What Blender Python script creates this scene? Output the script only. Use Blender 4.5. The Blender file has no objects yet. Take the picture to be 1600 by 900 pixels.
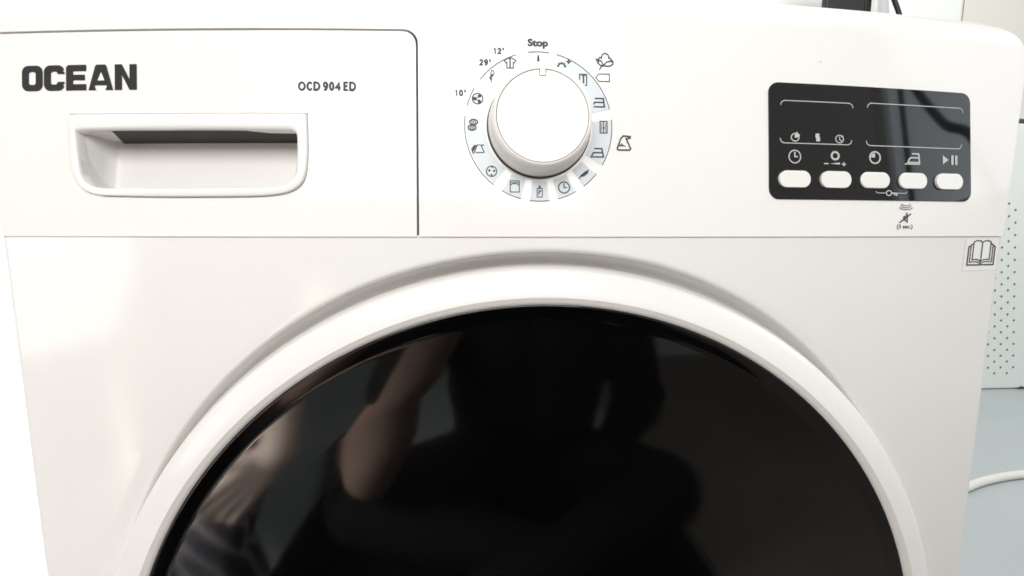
import bpy, bmesh, math, random
from mathutils import Vector, Matrix
from math import sin, cos, pi, radians as R
random.seed(7)
sc = bpy.context.scene
COL = sc.collection

# ---------------------------------------------------------------- camera
cam_d = bpy.data.cameras.new('camera'); cam = bpy.data.objects.new('camera', cam_d); COL.objects.link(cam)
cam_d.sensor_width = 36; cam_d.lens = 744.54/1600*36; cam_d.clip_start = .005; cam_d.clip_end = 60
r_ = Vector((.99803143, -.06270353, .00123767)); u_ = Vector((.00649338, .12294113, .99239272)); f_ = Vector((.06237869, .99043109, -.12310627))
mt = Matrix((r_, u_, -f_)).transposed().to_4x4(); mt.translation = Vector((-.03374, -.28557, .00468))
cam.matrix_world = mt
sc.camera = cam
# ---------------------------------------------------------------- light
w = bpy.data.worlds.new('World'); sc.world = w; w.use_nodes = True
bg = w.node_tree.nodes['Background']; bg.inputs[0].default_value = (1.0, .985, .96, 1); bg.inputs[1].default_value = .47
def area(name, loc, target, sx, sy, power, col):
    l = bpy.data.lights.new(name, 'AREA'); l.shape = 'RECTANGLE'; l.size = sx; l.size_y = sy; l.energy = power; l.color = col
    o = bpy.data.objects.new(name, l); COL.objects.link(o); o.location = loc
    o.rotation_euler = (Vector(target)-Vector(loc)).to_track_quat('-Z', 'Y').to_euler(); return o
area('ceiling_light', (-.14, -.84, .53), (-.02, 0, -.12), .9, .45, 10.4, (1, .98, .955))
sl = area('hand_fill_light', (-1.0, -.08, .12), (-.42, -.58, -.48), .5, .5, 9, (1, .98, .95)); sl.data.spread = R(58)  # added fill aimed at the mirrored hand, no such lamp known
area('back_fill_light', (1.4, .1, 2.1), (2.2, 1.9, .1), 1.2, .8, 52, (1, .985, .96))  # added unseen fill that brightens the back wall and cabinet
ll = area('cupboard_fill_light', (-1.15, -.55, .55), (-.95, .2, -.15), .4, .4, 5, (1, .99, .97)); ll.data.spread = R(62)  # added narrow fill, whitens the cupboard at left
sc.view_settings.view_transform = 'Standard'; sc.view_settings.look = 'None'; sc.view_settings.exposure = 0.0; sc.view_settings.gamma = 1
sc.cycles.filter_width = 1.7
sc.cycles.max_bounces = 8

# ---------------------------------------------------------------- materials
def mat(name, col, rough=.5, spec=.5, metal=0, noise=0, nscale=20, bump=0, bscale=200, emit=None, es=0, ior=1.5, coat=0, smudge=0):
    m = bpy.data.materials.new(name); m.use_nodes = True; n = m.node_tree; p = n.nodes['Principled BSDF']
    p.inputs['Base Color'].default_value = (*col, 1); p.inputs['Roughness'].default_value = rough
    p.inputs['Specular IOR Level'].default_value = spec; p.inputs['Metallic'].default_value = metal; p.inputs['IOR'].default_value = ior
    p.inputs['Coat Weight'].default_value = coat; p.inputs['Coat Roughness'].default_value = .03
    tc = n.nodes.new('ShaderNodeTexCoord')
    if noise:
        t = n.nodes.new('ShaderNodeTexNoise'); t.inputs['Scale'].default_value = nscale; t.inputs['Detail'].default_value = 5
        n.links.new(tc.outputs['Object'], t.inputs['Vector'])
        mx = n.nodes.new('ShaderNodeMix'); mx.data_type = 'RGBA'
        mx.inputs[6].default_value = (*[c*(1-noise) for c in col], 1); mx.inputs[7].default_value = (*[min(1, c*(1+noise)) for c in col], 1)
        n.links.new(t.outputs['Fac'], mx.inputs[0]); n.links.new(mx.outputs[2], p.inputs['Base Color'])
    if bump:
        t = n.nodes.new('ShaderNodeTexNoise'); t.inputs['Scale'].default_value = bscale; t.inputs['Detail'].default_value = 3
        n.links.new(tc.outputs['Object'], t.inputs['Vector'])
        b = n.nodes.new('ShaderNodeBump'); b.inputs['Strength'].default_value = bump; b.inputs['Distance'].default_value = .001
        n.links.new(t.outputs['Fac'], b.inputs['Height']); n.links.new(b.outputs['Normal'], p.inputs['Normal'])
    if smudge:
        t = n.nodes.new('ShaderNodeTexNoise'); t.inputs['Scale'].default_value = 14; t.inputs['Detail'].default_value = 8; t.inputs['Roughness'].default_value = .65; t.inputs['Distortion'].default_value = .6
        n.links.new(tc.outputs['Object'], t.inputs['Vector'])
        mr = n.nodes.new('ShaderNodeMapRange'); mr.inputs['From Min'].default_value = .38; mr.inputs['From Max'].default_value = .68; mr.inputs['To Min'].default_value = rough; mr.inputs['To Max'].default_value = rough+smudge
        n.links.new(t.outputs['Fac'], mr.inputs['Value']); n.links.new(mr.outputs['Result'], p.inputs['Roughness'])
    if emit:
        p.inputs['Emission Color'].default_value = (*emit, 1); p.inputs['Emission Strength'].default_value = es
    return m
M = dict(
    plastic=mat('white_gloss_plastic', (.80, .788, .765), .08, .5, noise=.018, nscale=9, bump=.02, bscale=6, smudge=.10),
    enamel=mat('white_enamel', (.80, .788, .768), .08, .5, noise=.02, nscale=7, bump=.05, bscale=5, smudge=.12),
    knob=mat('warm_white_plastic', (.80, .77, .735), .22, .5, noise=.01, nscale=40),
    ring=mat('door_ring_plastic', (.81, .80, .78), .14, .5, noise=.015, nscale=12, smudge=.12),
    chamf=mat('door_chamfer_plastic', (.72, .685, .66), .3, .5, noise=.015, nscale=30),
    glass=mat('black_door_glass', (.0015, .0014, .0014), .05, .5, ior=1.65, noise=.2, nscale=30, smudge=.05),
    disp=mat('black_display_plastic', (.0065, .0065, .0068), .04, .5, noise=.1, nscale=60),
    recess=mat('shaded_recess_plastic', (.68, .67, .65), .45, .4, noise=.012, nscale=20),  # grey of the shaded grip recess is put into this colour
    gap=mat('dark_gap', (.10, .085, .075), .8, .2, noise=.2, nscale=50),
    groove=mat('brown_groove', (.22, .17, .13), .8, .2, noise=.1, nscale=50),
    cavity=mat('cavity_dark', (.035, .03, .028), .6, .3, noise=.2, nscale=30),
    ink=mat('dark_grey_ink', (.035, .037, .045), .5, .35, noise=.1, nscale=300),
    ink2=mat('grey_line_ink', (.15, .155, .165), .5, .4, noise=.1, nscale=300),
    brand=mat('brand_ink', (.030, .030, .032), .3, .25, noise=.15, nscale=60),
    tint=mat('pale_blue_tint', (.58, .63, .665), .3, .4, noise=.02, nscale=80),
    light_ink=mat('light_grey_ink', (.50, .51, .50), .5, .4, noise=.1, nscale=300),
    sticker=mat('clear_sticker', (.83, .83, .82), .25, .5, noise=.01, nscale=90),
)

# ---------------------------------------------------------------- helpers
def link(name, me, m, parent=None):
    if isinstance(me, bmesh.types.BMesh):
        b = me; me = bpy.data.meshes.new(name); b.to_mesh(me); b.free()
    o = bpy.data.objects.new(name, me); COL.objects.link(o)
    if m is not None:
        me.materials.clear()
        for k in (m if isinstance(m, (list, tuple)) else [m]): me.materials.append(k)
    if parent is not None:
        o.parent = parent
        o.matrix_parent_inverse = WORLD_INV(parent)
    return o
def WORLD_INV(p):
    mw = Matrix.Identity(4); q = p; L = []
    while q is not None: L.append(q); q = q.parent
    for q in reversed(L): mw = mw @ q.matrix_parent_inverse @ q.matrix_basis
    return mw.inverted()
def smooth(o):
    for p in o.data.polygons: p.use_smooth = True
def bevel(o, wd, seg=3, ang=35):
    b = o.modifiers.new('bevel', 'BEVEL'); b.width = wd; b.segments = seg; b.limit_method = 'ANGLE'; b.angle_limit = R(ang); b.harden_normals = True
    smooth(o)
def tag(o, label=None, cat=None, group=None, kind=None):
    if label: o['label'] = label
    if cat: o['category'] = cat
    if group: o['group'] = group
    if kind: o['kind'] = kind
    return o
def empty(name, loc): 
    o = bpy.data.objects.new(name, None); COL.objects.link(o); o.location = loc; o.empty_display_size = .05; return o
def box(b, x0, x1, y0, y1, z0, z1):
    vs = [b.verts.new(v) for v in ((x0,y0,z0),(x1,y0,z0),(x1,y1,z0),(x0,y1,z0),(x0,y0,z1),(x1,y0,z1),(x1,y1,z1),(x0,y1,z1))]
    for f in ((0,3,2,1),(4,5,6,7),(0,1,5,4),(1,2,6,5),(2,3,7,6),(3,0,4,7)): b.faces.new([vs[i] for i in f])
def boxo(name, x0, x1, y0, y1, z0, z1, m, parent=None, bev=0):
    b = bmesh.new(); box(b, x0, x1, y0, y1, z0, z1); o = link(name, b, m, parent)
    if bev: bevel(o, bev)
    return o

# ---- control panel surface: bowed in plan, leaning back, rolled over at the top
X0, CC, PP, LEAN = -.0155, .2441, .0247, .1274
S1, RR = .121, .024; T0 = math.atan(LEAN)
def pmap(x, s, h=0.0):
    y = -PP+CC*(x-X0)**2
    if s <= S1: yy, zz, t = y+LEAN*s, s, T0
    else:
        t = min(T0+(s-S1)/RR, pi/2); rest = max(0, (s-S1)-RR*(pi/2-T0))
        yy = y+LEAN*S1+RR*(cos(T0)-cos(t))+rest; zz = S1+RR*(sin(t)-sin(T0))
    n = Vector((2*CC*(x-X0)*cos(t), -cos(t), sin(t))).normalized()
    return Vector((x, yy, zz))+n*h
BP = .0237
def bmap(x, z, h=0.0):
    n = Vector((2*CC*(x-X0), -1, 0)).normalized()
    return Vector((x, -BP+CC*(x-X0)**2, z))+n*h
def sheet(name, outline, h, th, m, parent=None, fn=pmap, step=.004, bev=0, srange=None, seg=3):
    """polygon in surface coordinates -> solid sheet following the surface"""
    b = bmesh.new(); OL = outline if isinstance(outline[0], list) else [outline]
    for ol in OL: b.faces.new([b.verts.new((x, 0, s)) for x, s in ol])
    xs = [p[0] for ol in OL for p in ol]; a, e = min(xs), max(xs)
    k = math.ceil(a/step)
    while k*step < e:
        if k*step > a+1e-5:
            bmesh.ops.bisect_plane(b, geom=b.verts[:]+b.edges[:]+b.faces[:], dist=1e-7, plane_co=(k*step, 0, 0), plane_no=(1, 0, 0))
        k += 1
    for s in (srange or []):
        bmesh.ops.bisect_plane(b, geom=b.verts[:]+b.edges[:]+b.faces[:], dist=1e-7, plane_co=(0, 0, s), plane_no=(0, 0, 1))
    bmesh.ops.remove_doubles(b, verts=b.verts[:], dist=2e-6)
    b.normal_update()
    for f in b.faces:
        if f.normal.y > 0: f.normal_flip()
    b.verts.index_update()
    vs = [v.co.copy() for v in b.verts]; n = len(vs)
    V = [fn(v.x, v.z, h) for v in vs]; F = [[v.index for v in f.verts] for f in b.faces]
    if th > 0:
        V += [fn(v.x, v.z, h-th) for v in vs]
        F2 = [[i+n for i in reversed(f)] for f in F]
        for e_ in b.edges:
            if len(e_.link_faces) == 1:
                f = e_.link_faces[0]
                for l in f.loops:
                    if l.edge == e_: i, j = l.vert.index, l.link_loop_next.vert.index
                F2.append([j, i, i+n, j+n])
        F += F2
    b.free()
    me = bpy.data.meshes.new(name); me.from_pydata([tuple(v) for v in V], [], F)
    o = link(name, me, m, parent)
    if bev: bevel(o, bev, seg)
    elif th == 0: smooth(o)
    return o
def rrect(x0, x1, z0, z1, r, n=6, rs=None):
    rs = rs or (r, r, r, r); P = []
    for (cx, cz, a0, q) in ((x1, z0, -90, rs[0]), (x1, z1, 0, rs[1]), (x0, z1, 90, rs[2]), (x0, z0, 180, rs[3])):
        ccx = cx-q if cx == x1 else cx+q; ccz = cz+q if cz == z0 else cz-q
        if q == 0: P.append((cx, cz)); continue
        for k in range(n+1):
            a = R(a0+90*k/n); P.append((ccx+q*cos(a), ccz+q*sin(a)))
    return P
# ---- printing: ribbons and fills a fraction of a millimetre proud of the surface
class Ink:
    def __init__(s, cx, cz, k, kz=None, fn=pmap, h=.00025): s.b = bmesh.new(); s.c = (cx, cz); s.k = (k, -(kz or k)); s.fn = fn; s.h = h; s.n = 0
    def pt(s, p, h): return s.fn(s.c[0]+p[0]*s.k[0], s.c[1]+p[1]*s.k[1], h)
    def line(s, pts, wd=1.4, closed=False):
        s.n += 1; h = s.h+s.n*.000008; Q = [Vector(p) for p in pts]; P = []; L = []; Rr = []; mx = .004/abs(s.k[0]); wd = wd*1.4
        for i, p in enumerate(Q):
            P.append(p)
            if i < len(Q)-1:
                n_ = int((Q[i+1]-p).length/mx)
                P += [p+(Q[i+1]-p)*(k/(n_+1)) for k in range(1, n_+1)]
        N = len(P)
        for i in range(N):
            a = P[i-1] if (i > 0 or closed) else None; c = P[(i+1) % N] if (i < N-1 or closed) else None
            d1 = (P[i]-a).normalized() if a is not None else None; d2 = (c-P[i]).normalized() if c is not None else None
            if d1 is None: d1 = d2; P0 = P[i]-(d2*wd*.3)
            elif d2 is None: d2 = d1; P0 = P[i]+(d1*wd*.3)
            else: P0 = P[i]
            t = (d1+d2); t = t.normalized() if t.length > .2 else d1
            nrm = Vector((-t.y, t.x)); q = max(.55, nrm.dot(Vector((-d1.y, d1.x)))); o = nrm*(wd/2/q)
            L.append(s.b.verts.new(s.pt(P0+o, h))); Rr.append(s.b.verts.new(s.pt(P0-o, h)))
        for i in range(N if closed else N-1):
            j = (i+1) % N; s.b.faces.new((L[i], L[j], Rr[j], Rr[i]))
        return s
    def fill(s, pts):
        s.n += 1; h = s.h+s.n*.000008
        s.b.faces.new([s.b.verts.new(s.pt(p, h)) for p in pts]); return s
    def circ(s, cx, cy, r, wd=1.3, n=28, ry=None): return s.line([(cx+r*cos(2*pi*i/n), cy+(ry or r)*sin(2*pi*i/n)) for i in range(n)], wd, True)
    def disc(s, cx, cy, r, n=14, ry=None): return s.fill([(cx+r*cos(2*pi*i/n), cy+(ry or r)*sin(2*pi*i/n)) for i in range(n)])
    def arc(s, cx, cy, r, a0, a1, wd=1.3, n=14): return s.line([(cx+r*sin(R(a0+(a1-a0)*i/n)), cy-r*cos(R(a0+(a1-a0)*i/n))) for i in range(n+1)], wd)
    def done(s, name, m, parent, flip=True):
        bmesh.ops.recalc_face_normals(s.b, faces=s.b.faces[:])
        for f in s.b.faces:
            if f.normal.y > 0: f.normal_flip()
        return link(name, s.b, m, parent)
def text(name, body, cx, cz, wmm, hmm, m, parent, fn=pmap, bold=.02, h=.00026):
    """flat lettering scaled to the given width and height (metres) centred on cx, cz"""
    c = bpy.data.curves.new('t', 'FONT'); c.body = body; c.size = 1; c.offset = bold; c.resolution_u = 4
    t = bpy.data.objects.new('t', c); COL.objects.link(t)
    bpy.context.view_layer.update()
    me = bpy.data.meshes.new_from_object(t.evaluated_get(bpy.context.evaluated_depsgraph_get()))
    bpy.data.objects.remove(t); bpy.data.curves.remove(c)
    xs = [v.co.x for v in me.vertices]; ys = [v.co.y for v in me.vertices]
    ax, bx, ay, by = min(xs), max(xs), min(ys), max(ys)
    for v in me.vertices:
        v.co = fn(cx+((v.co.x-ax)/(bx-ax)-.5)*wmm, cz+((v.co.y-ay)/(by-ay)-.5)*hmm, h)
    me.name = name
    return link(name, me, m, parent)

# ================================================================ THE ROOM AS SEEN
def plane(name, vs, m, kind='structure'):
    b = bmesh.new(); b.faces.new([b.verts.new(v) for v in vs]); return tag(link(name, b, m), kind=kind)
m_floor = mat('pale_blue_floor', (.46, .52, .53), .35, .5, noise=.05, nscale=2.5, bump=.05, bscale=30)
m_wall = mat('cream_wall', (.78, .77, .71), .8, .3, noise=.02, nscale=2, bump=.1, bscale=90)
FZ = -.73
plane('floor', ((-4, -4, FZ), (4.6, -4, FZ), (4.6, 2.2, FZ), (-4, 2.2, FZ)), m_floor)
b = bmesh.new(); box(b, -4, 4.6, 2.2, 2.3, FZ, 2.4); tag(link('wall', b, m_wall), kind='structure')

# ================================================================ WASHING MACHINE
WM = empty('washing_machine', (0, .28, FZ))
tag(WM, 'white front loading washing machine with black round door glass and bowed control panel', 'washing machine')
bpy.context.view_layer.update()

# ---- cabinet front with its round opening, lip and sides
DX, DZ = .0006, -.2801
XE = .2996
def cabinet():
    b = bmesh.new(); NA = 288; XF = XE-.005; ZB, ZT = -.715, .0012
    def edge_pt(a):
        dx, dz = cos(a), sin(a); t = 1e9
        if dx > 1e-9: t = min(t, (XF-DX)/dx)
        if dx < -1e-9: t = min(t, (-XF-DX)/dx)
        if dz > 1e-9: t = min(t, (ZT-DZ)/dz)
        if dz < -1e-9: t = min(t, (ZB-DZ)/dz)
        return t
    angs = sorted([2*pi*i/NA for i in range(NA)]+[math.atan2(z-DZ, x-DX) % (2*pi) for x in (XF, -XF) for z in (ZB, ZT)])
    rings = []
    prof = [(.2570, None), (.2640, 1.0), (.2664, .985), (.2681, .92), (.2695, .78), (.2704, .60), (.2711, .41), (.2716, .23), (.2721, .09), (.2728, .025), (.2740, .005)]
    for a in angs: pass
    def y_s(x): return -BP+CC*(x-X0)**2
    for r, d in prof:
        row = []
        for a in angs:
            ys = y_s(DX+r*cos(a)); r0 = r-.0045*min(1.9, max(0, (ys+.0220)/.0067)); x, z = DX+r0*cos(a), DZ+r0*sin(a); yf = max(ys+.0045, -.0050)
            y = yf+.002 if d is None else ys+(yf-ys)*d
            row.append(b.verts.new((x, y, z)))
        rings.append(row)
    NR = 22
    for k in range(NR+1):
        row = []
        for a in angs:
            t = edge_pt(a); r = .2752+(t-.2752)*(k/NR)
            x, z = DX+r*cos(a), DZ+r*sin(a); row.append(b.verts.new((x, y_s(x), z)))
        rings.append(row)
    n = len(angs)
    for k in range(len(rings)-1):
        for i in range(n):
            j = (i+1) % n; b.faces.new((rings[k][i], rings[k][j], rings[k+1][j], rings[k+1][i]))
    for sgn in (-1, 1):
        ys = y_s(sgn*XF); prev = None
        P = [(XF+.005*sin(t), ys+.005*(1-cos(t))) for t in [pi/2*i/8 for i in range(9)]]+[(XE, .30), (XE, .585)]
        for x, y in P:
            row = (b.verts.new((sgn*x, y, ZB)), b.verts.new((sgn*x, y, ZT)))
            if prev:
                f = b.faces.new((prev[0], row[0], row[1], prev[1]) if sgn > 0 else (prev[0], prev[1], row[1], row[0]))
            prev = row
    o = link('cabinet', b, M['enamel'], WM); smooth(o); return o
cab = cabinet()
boxo('back_panel', -.3, .3, .575, .583, -.715, .125, M['enamel'], WM)
boxo('worktop', -.3, .3, .075, .585, .118, .1412, M['enamel'], WM, .004)
boxo('drum_shroud', -.29, .29, .03, .04, -.70, .0, M['cavity'], WM)
for sx in (-.25, .25):
    for sy in (.05, .5): 
        b = bmesh.new(); bmesh.ops.create_cone(b, cap_ends=True, segments=16, radius1=.022, radius2=.018, depth=.02, matrix=Matrix.Translation((sx, sy, FZ+.0095)))
        link('foot', b, M['cavity'], WM)

# ---- fascia (L-shaped round the detergent drawer)
def edge_x(s): return .2972+.0175*s/.09
SEND = S1+RR*(pi/2-T0)+.045
out = [(-.0676, .0004), (edge_x(0), .0004), (edge_x(.05), .05), (edge_x(.105), .105)]
xe_, rc = edge_x(.108), .022
for k in range(1, 9):
    a = pi/2*k/8; out.append((xe_-rc+rc*cos(a), .112+rc*1.15*sin(a)))
out += [(.27, SEND-.02), (.26, SEND), (-.26, SEND), (-.27, SEND-.02)]
for k in range(8, 0, -1):
    a = pi/2*k/8; out.append((-(xe_-rc+rc*cos(a)), .112+rc*1.15*sin(a)))
out += [(-edge_x(.1118), .1118)]
for k in range(7):   # inner corner round the drawer
    a = R(90-15*k); out.append((-.0676-.0075+.0075*cos(a), .1118-.0075+.0075*sin(a)))
sr = [S1+RR*a for a in [x*.12 for x in range(0, 13)]]
fas = sheet('control_panel', out, 0, .012, M['plastic'], WM, bev=.0009, srange=sr)
# dark liner seen in the gap round the drawer
sheet('drawer_liner', [(-.0715, .0015), (-.066, .0015), (-.066, .1135), (-.300, .1135), (-.300, .1085), (-.0800, .1085), (-.0715, .100)], -.0028, .002, M['gap'], WM)

# ---- drawer front with recessed grip
DRT = .1106
dr = [(-edge_x(0)+.0004, .0004), (-.0688, .0004)]
for k in range(7):
    a = R(15*k); dr.append((-.0688-.0068+.0068*cos(a), DRT-.0068+.0068*sin(a)))
dr += [(-edge_x(.110), DRT)]
INN = [(-.2525, .0562), (-.2515, .045), (-.2504, .0357), (-.2487, .0308), (-.2450, .0276), (-.2390, .0264), (-.2353, .0262), (-.21, .0261), (-.1824, .0261), (-.1548, .0264), (-.1455, .0268), (-.1395, .0276), (-.1352, .0300), (-.1326, .0345), (-.1323, .044), (-.1323, .0535), (-.1330, .0555), (-.1350, .0567), (-.17, .0572), (-.21, .0572), (-.2505, .0572)]
OUT = [(-.2576, .0665), (-.2570, .048), (-.2558, .0357), (-.2530, .0290), (-.2485, .0245), (-.2420, .0223), (-.2370, .0217), (-.21, .0211), (-.1824, .0211), (-.1548, .0213), (-.1440, .0221), (-.1370, .0233), (-.1312, .0262), (-.1276, .0310), (-.1263, .042), (-.1264, .0545), (-.1266, .0620), (-.1268, .0665), (-.17, .0665), (-.21, .0665), (-.2535, .0665)]
INN0 = INN
def chaikin(P, sharp):
    Q = []; S = set(); n = len(P)
    for i in range(n):
        a, p, c = P[i-1], P[i], P[(i+1) % n]; w_ = .02 if i in sharp else .25
        if i in sharp: S |= {len(Q), len(Q)+1}
        Q.append((p[0]+(a[0]-p[0])*w_, p[1]+(a[1]-p[1])*w_)); Q.append((p[0]+(c[0]-p[0])*w_, p[1]+(c[1]-p[1])*w_))
    return Q, S
sh_ = {0, 17}
for _ in range(2):
    OUT, s2_ = chaikin(OUT, sh_); INN, _s = chaikin(INN, sh_); sh_ = s2_
def drawer():
    # two halves that meet at x = xs, left and right of the opening
    xs = -.1824; n = len(dr)
    H = []                                   # opening outline with points added where it crosses xs
    for i in range(len(OUT)):
        p, q = OUT[i], OUT[(i+1) % len(OUT)]; H.append(p)
        if (p[0]-xs)*(q[0]-xs) < 0: t = (xs-p[0])/(q[0]-p[0]); H.append((xs, p[1]+(q[1]-p[1])*t))
    cr = [i for i, p in enumerate(H) if p[0] == xs]; ib, it = sorted(cr, key=lambda i: H[i][1])
    def run(i, j):
        L = [H[i]]
        while i != j: i = (i+1) % len(H); L.append(H[i])
        return L
    right_run = run(ib, it); left_run = run(it, ib)        # OUT runs left side down, along the bottom, up the right side
    left = [(xs, .0004), dr[0], dr[-1], (xs, DRT)]+left_run
    right = [(xs, .0004)]+right_run+[(xs, DRT)]+dr[-2:0:-1]
    return sheet('detergent_drawer', [left, right], 0, .004, M['plastic'], WM, bev=.0007)
drw = drawer()
# the grip frame stands a little proud
def strip_frame(name, A, B, h, m, parent, hin=-.004, hout=-.006, hb=None):
    b = bmesh.new(); rows = []
    def cen(P): return sum(p[0] for p in P)/len(P), sum(p[1] for p in P)/len(P)
    def lerp(t): return [(a[0]+(c[0]-a[0])*t, a[1]+(c[1]-a[1])*t) for a, c in zip(A, B)]
    def dens(P):
        Q = []
        for i in range(len(P)):
            a, c = P[i], P[(i+1) % len(P)]; n = max(1, int(math.hypot(a[0]-c[0], a[1]-c[1])/.004))
            Q += [(a[0]+(c[0]-a[0])*k/n, a[1]+(c[1]-a[1])*k/n, i, k/n) for k in range(n)]
        return Q
    idx = [(q[2], q[3]) for q in dens(A)]
    def row(t, hh):
        P = lerp(t); r = []
        for i, k in idx:
            a, c = P[i], P[(i+1) % len(P)]; r.append(b.verts.new(pmap(a[0]+(c[0]-a[0])*k, a[1]+(c[1]-a[1])*k, hh)))
        return r
    for t, hh in ((.07, hout), (.07, h*.45), (.12, h*.85), (.2, h), (.7, h), (.86, h*.9), (.95, h*.45), (1, -.0006), (1.0, hin)): rows.append(row(t, hh))
    n = len(idx)
    for k in range(len(rows)-1):
        for i in range(n):
            j = (i+1) % n; b.faces.new((rows[k][i], rows[k][j], rows[k+1][j], rows[k+1][i]))
    bmesh.ops.recalc_face_normals(b, faces=b.faces[:])
    o = link(name, b, m, parent); smooth(o); return o
strip_frame('grip_frame', OUT, INN, .0019, M['plastic'], drw)
def scoop():
    b = bmesh.new(); nx, nz = 60, 22; xl, xr, zt = -.2535, -.1318, .0572
    def zb(x):
        
        L = [p for p in INN0[:16]]
        lo = .0262
        for i in range(len(L)-1):
            a, c = L[i], L[i+1]
            if a[0] <= x <= c[0] and a[0] != c[0]: lo = a[1]+(c[1]-a[1])*(x-a[0])/(c[0]-a[0])
        if x < INN0[0][0]: lo = INN0[0][1]
        if x > INN0[15][0]-.0002: lo = .045
        return lo
    grid = []
    for i in range(nx+1):
        x = xl+(xr-xl)*i/nx; col = []
        z0 = zb(x)-.001
        for k in range(nz+1):
            t = k/nz; z = z0+(zt+.0005-z0)*t**2.2
            u = min(1, max(0, (x-xl)/.007)); u = u*u*(3-2*u)
            v = min(1, t*nz/5); v = v*(2-v)
            d = -.0+.0198*(.10+.90*u)*v*(.86+.14*t**2.2)*(1 if i < nx else .02)
            col.append(b.verts.new(pmap(x, z, -d)))
        grid.append(col)
    for i in range(nx):
        for k in range(nz): b.faces.new((grid[i][k], grid[i+1][k], grid[i+1][k+1], grid[i][k+1]))
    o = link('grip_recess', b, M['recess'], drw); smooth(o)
    # dark plate for the slot behind the grip, the cavity's shade put into its colour
    b = bmesh.new(); A = []; B = []; n = 40
    for i in range(n+1):
        t = i/n; xa = -.2338+(-.1325+.2338)*t; xb = -.2445+(-.1325+.2445)*t; e = min(1, max(0, (-.1325-xa)/.012))
        A.append(b.verts.new(pmap(xa, .05705, -.0004-.004*(1-e)*(1-e)))); B.append(b.verts.new(pmap(xb, .0562, -.0205+.0015*(1-e))))
    for i in range(n): b.faces.new((A[i], A[i+1], B[i+1], B[i]))
    link('grip_slot_shade', b, M['cavity'], drw)
    b = bmesh.new(); A = []; B = []; n = 6
    for i in range(n+1):
        t = i/n
        A.append(b.verts.new(pmap(-.2535+.0195*t, .05712, -.0003))); B.append(b.verts.new(pmap(-.2535+.0088*t, .0567, -.0205)))
    for i in range(n): b.faces.new((A[i], A[i+1], B[i+1], B[i]))
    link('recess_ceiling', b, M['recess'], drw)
scoop()

# brand lettering: five chunky capitals, one mesh each
def px(x): return -.2844+(x-35)*.0003637
LZ0, LZ1 = .0790, .0928; LH = LZ1-LZ0
def letter(kind, x0, x1):
    x0, x1 = px(x0), px(x1); sv = .0040; shh = .0034; r = .0036
    b = bmesh.new()
    def face(P): 
        b.faces.new([b.verts.new(pmap(x, z, .0003)) for x, z in P])
    if kind == 'O' or kind == 'C':
        A = rrect(x0, x1, LZ0, LZ1, r, 6); B = rrect(x0+sv, x1-sv, LZ0+shh, LZ1-shh, .0012, 6); n = len(A)
        va = [b.verts.new(pmap(x, z, .0003)) for x, z in A]; vb = [b.verts.new(pmap(x, z, .0003)) for x, z in B]
        for i in range(n):
            j = (i+1) % n; mx = (A[i][0]+A[j][0])/2; mz = (A[i][1]+A[j][1])/2
            if kind == 'C' and mx > x1-.0006 and abs(mz-(LZ0+LZ1)/2) < LH*.3: 
                continue
            b.faces.new((va[i], va[j], vb[j], vb[i]))
        if kind == 'C':
            for s, z_in, z0_ in ((1, LZ1-shh, LZ1-r), (-1, LZ0+shh, LZ0+r)):
                z2 = z0_-s*.0012
                face([(x1-sv, z0_ + s*.0011), (x1, z0_), (x1, z2), (x1-sv, z2)])
    elif kind == 'E':
        face([(x0, LZ0), (x1, LZ0), (x1, LZ0+shh), (x0+sv, LZ0+shh), (x0+sv, LZ0+LH/2-.0014), (x1-.0008, LZ0+LH/2-.0014), (x1-.0008, LZ0+LH/2+.0016), (x0+sv, LZ0+LH/2+.0016), (x0+sv, LZ1-shh), (x1, LZ1-shh), (x1, LZ1), (x0+.0012, LZ1), (x0, LZ1-.0012)])
    elif kind == 'A':
        c = (x0+x1)/2; t = .0024; w_ = .0043; zc = LZ0+.0026; zd = zc+.0026
        face([(x0, LZ0), (x0+w_, LZ0), (c-.0036, zc), (c+.0036, zc), (x1-w_, LZ0), (x1, LZ0), (c+t+.0008, LZ1-.0008), (c+t, LZ1), (c, LZ1), (c, LZ1-.0036), (c+.0021, zd), (c-.0021, zd), (c, LZ1-.0036), (c, LZ1), (c-t, LZ1), (c-t-.0008, LZ1-.0008)])
    elif kind == 'N':
        face([(x0, LZ0), (x0+sv, LZ0), (x0+sv, LZ1-.0058), (x1-sv, LZ0), (x1, LZ0), (x1, LZ1), (x1-sv, LZ1), (x1-sv, LZ0+.0058), (x0+sv, LZ1), (x0, LZ1)])
    b.normal_update()
    bmesh.ops.triangulate(b, faces=b.faces[:])
    b.normal_update()
    for f in b.faces:
        if f.normal.y > 0: f.normal_flip()
    return link('brand_letter', b, M['brand'], drw)
for kd, a, c in (('O', 35, 68), ('C', 70, 102.5), ('E', 105, 136.5), ('A', 140, 178), ('N', 180.5, 214)): letter(kd, a, c)

# ---- programme dial: printed ring, symbols, knob
DCX, DCZ, DK = -.0021, .0604, .0003525
def sector(a0, a1, r0, r1, h):
    b = bmesh.new(); n = max(2, int((a1-a0)/2.5)); A = []; B = []
    for i in range(n+1):
        a = R(a0+(a1-a0)*i/n)
        A.append(b.verts.new(pmap(DCX+r0*sin(a), DCZ+r0*cos(a), h))); B.append(b.verts.new(pmap(DCX+r1*sin(a), DCZ+r1*cos(a), h)))
    for i in range(n): b.faces.new((A[i], B[i], B[i+1], A[i+1]))
    return b
M['tint_faint'] = mat('faint_tint', (.70, .725, .74), .3, .4, noise=.01, nscale=80)
SECT = [(-8, 8, 1), (14.5, 75.5, 1), (84, 120.4, 1), (129, 142.5, 1), (150.5, 165.5, 1), (172.3, 187.5, 1), (194.7, 210.3, 1), (218.4, 277, 1), (285.4, 299.4, 0), (308, 342, 0)]
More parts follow.
